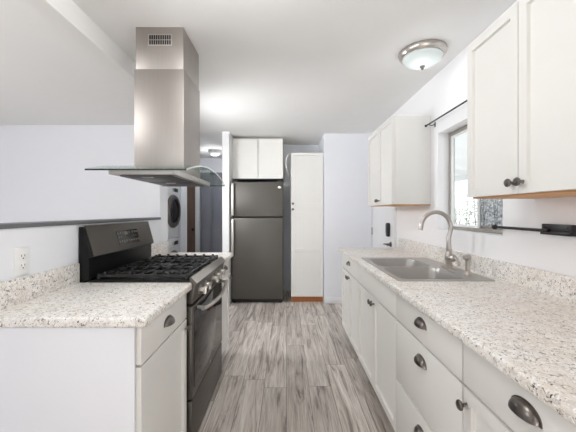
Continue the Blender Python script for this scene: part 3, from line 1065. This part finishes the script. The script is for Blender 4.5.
rows = []
for i in range(nseg + 1):
    y = gy0 + (gy1 - gy0) * i / nseg
    rows.append((y, arch(y)))
poly = [(y, z) for y, z in rows] + [(y, z + th) for y, z in rows[::-1]]
prism(b, poly, 'x', gx0, gx1)
gl = obj('glass_canopy', b, M['hood_glass'], hd_)
for ya, yb in ((gy0 - 0.0012, gy0 - 0.0002), (gy1 + 0.0002, gy1 + 0.0012)):
    obj('glass_edge', box(NB(), gx0, gx1, ya, yb, arch(gy0), arch(gy0) + th), M['edge_glass'], gl, 'dark polished glass edge')
b = NB()
prism(b, poly, 'x', gx1 + 0.0002, gx1 + 0.0016)
obj('front_edge', b, M['frost'], gl, 'pale curved front edge of the glass')
# steel body under the glass, with a sloping underside and filters
by0, by1 = 1.55 - cy_, 2.29 - cy_
bx0, bx1 = -0.905 - cx_, -0.575 - cx_
b = NB()
nn = 16
top = []
for i in range(nn + 1):
    y = by0 + (by1 - by0) * i / nn
    top.append((y, 0.052 if i not in (0, nn) else min(0.052, arch(y) - 0.002)))
poly = [(by0, 0.030), (by0 + 0.002, 0.022)] + [(by1 - 0.002, 0.022), (by1, 0.030)] + top[::-1]
prism(b, poly, 'x', bx0, bx1)
hb_ = obj('hood_body', b, M['steel'], hd_)
for k in range(2):
    ya = by0 + 0.05 + k * 0.325
    fb = NB()
    box(fb, bx0 + 0.03, bx1 - 0.03, ya, ya + 0.315, 0.017, 0.0215, 0.001)
    flt = obj('grease_filter', fb, M['grey_dark'], hb_, 'dark mesh grease filter')
    obj('filter_latch', box(NB(), (bx0 + bx1) / 2 - 0.03, (bx0 + bx1) / 2 + 0.03, ya + 0.02, ya + 0.035, 0.013, 0.0168, 0.001), M['steel'], flt)
for k in range(5):
    obj('control_button', lathe(NB(), [(0.008, 0), (0.008, 0.002), (0, 0.0025)], at(bx1, -0.12 + k * 0.04, 0.040, 'x'), 12), M['silver'], hb_)

# ------------------------------------------------------------------ laundry stack
LX = -1.80


def laundry(name, label, cat, z0, z1, dz, con):
    t = thing(name, label, cat, (LX, 4.82, z0), PI / 2)
    h = z1 - z0
    hw = 0.30
    obj('cabinet_body', box(NB(), -hw, hw, 0.0, 0.66, 0.002, h - 0.001, 0.01), M['washer'], t)
    ring = NB()
    lathe(ring, [(0.18, 0.001), (0.262, 0.001), (0.265, 0.02), (0.245, 0.045), (0.20, 0.05), (0.185, 0.04)], at(0, 0, dz - z0, '-y'), 40, cap=False)
    dr = obj('door', ring, M['gunmetal'], t, 'grey round door ring')
    obj('door_glass', lathe(NB(), [(0.186, 0.02), (0.17, 0.03), (0.1, 0.038), (0, 0.04)], at(0, 0, dz - z0, '-y'), 32), M['black_glass'], dr)
    obj('console', box(NB(), -hw + 0.02, hw - 0.02, -0.012, -0.0005, con - z0 - 0.055, con - z0 + 0.055, 0.004), M['washer'], t)
    obj('display', box(NB(), 0.05, 0.2, -0.015, -0.0122, con - z0 - 0.03, con - z0 + 0.03, 0.003), M['black_plastic'], t, 'black display')
    obj('dial', lathe(NB(), [(0.03, 0), (0.03, 0.015), (0.025, 0.02), (0, 0.021)], at(-0.02, -0.012, con - z0, '-y'), 18), M['silver'], t)
    return t


laundry('washing_machine', 'white front-loading washer under the dryer, mostly hidden behind the far counter', 'washing machine', 0.0, 0.875, 0.42, 0.795)
laundry('clothes_dryer', 'white dryer with grey round door stacked on the washer, left of the hall', 'dryer', 0.877, 1.78, 1.30, 1.64)


# ------------------------------------------------------------------ lamps and small things
def ceiling_lamp(label, x, y, r):
    t = thing('ceiling_light', label, 'ceiling light', (x, y, H))
    obj('ring', lathe(NB(), [(r * 0.80, -0.001), (r * 0.98, -0.001), (r, -0.012), (r * 0.97, -0.03), (r * 0.9, -0.042), (r * 0.84, -0.042), (r * 0.82, -0.03)], None, 40), M['nickel'], t, 'brushed nickel ring')
    obj('glass_dome', lathe(NB(), [(r * 0.83, -0.036)] + [(r * 0.85 * math.cos(PI / 2 * k / 9), -0.040 - 0.062 * math.sin(PI / 2 * k / 9)) for k in range(1, 9)] + [(0, -0.102)], None, 40), M['frost'], t, 'frosted glass bowl')
    obj('finial', lathe(NB(), [(0.016, -0.100), (0.017, -0.108), (0.008, -0.112), (0.009, -0.120), (0.005, -0.127), (0, -0.128)], None, 16), M['gunmetal'], t)
    return t


ceiling_lamp('round frosted ceiling light with nickel ring, near the wall cabinets', 0.935, 2.10, 0.155)
ceiling_lamp('small round ceiling light in the dim hall behind the hood', -1.28, 5.45, 0.12)

ot = thing('wall_outlet', 'white duplex outlet on the half wall above the left countertop', 'outlet', (XL, 1.285, 1.083), PI / 2)
obj('cover_plate', box(NB(), -0.036, 0.036, -0.006, -0.0005, -0.058, 0.058, 0.003), M['white_plastic'], ot)
for s in (-1, 1):
    rc = obj('receptacle', box(NB(), -0.017, 0.017, -0.0085, -0.0062, s * 0.020 - 0.0145, s * 0.020 + 0.0145, 0.001), M['white_plastic'], ot)
    b = NB()
    box(b, -0.0085, -0.0065, -0.0092, -0.0086, s * 0.020 - 0.001, s * 0.020 + 0.008)
    box(b, 0.0065, 0.0085, -0.0092, -0.0086, s * 0.020 - 0.001, s * 0.020 + 0.008)
    lathe(b, [(0.003, 0), (0.003, 0.0007), (0, 0.0007)], at(0, -0.0086, s * 0.020 - 0.008, '-y'), 10)
    obj('slots', b, M['grey_dark'], rc)

cr = thing('curtain_rod', 'thin black curtain rod on the wall above the kitchen window', 'curtain rod', (XR, 2.06, 2.003))
obj('rod', tube(NB(), [(-0.05, -0.46, 0), (-0.05, 0.455, 0)], 0.006, 10), M['black_plastic'], cr)
for s in (-1, 1):
    obj('finial', lathe(NB(), [(0, -0.012)] + [(0.011 * math.sin(PI * k / 8), -0.011 * math.cos(PI * k / 8)) for k in range(1, 8)] + [(0, 0.012)], at(-0.05, s * 0.465, 0, 'y'), 12), M['black_plastic'], cr)
    b = NB()
    tube(b, [(-0.0008, s * 0.41, -0.004), (-0.03, s * 0.41, -0.012), (-0.05, s * 0.41, -0.0075)], 0.004, 8)
    box(b, -0.004, -0.0006, s * 0.41 - 0.008, s * 0.41 + 0.008, -0.025, 0.015, 0.001)
    obj('bracket', b, M['black_plastic'], cr)

th_ = thing('towel_holder', 'black paper towel holder on the right wall below the near cabinet', 'towel holder', (XR, 1.34, 1.21))
b = NB()
box(b, -0.022, -0.0006, -0.075, 0.075, -0.022, 0.026, 0.002)
box(b, -0.030, -0.022, -0.073, 0.073, -0.022, -0.008, 0.001)
for s in (-1, 1):
    lathe(b, [(0.006, 0), (0.006, 0.002), (0.003, 0.003), (0, 0.003)], at(-0.022, s * 0.055, 0.012, '-x'), 10)
obj('wall_bracket', b, M['black_plastic'], th_)
obj('rod', tube(NB(), [(-0.028, 0.03, -0.004), (-0.034, 0.08, -0.004), (-0.034, 0.37, -0.004)], 0.0075, 12), M['black_plastic'], th_)
obj('end_knob', lathe(NB(), [(0, -0.016), (0.010, -0.014), (0.014, -0.006), (0.014, 0.006), (0.010, 0.013), (0, 0.015)], at(-0.034, 0.375, -0.004, 'y'), 16), M['black_plastic'], th_)
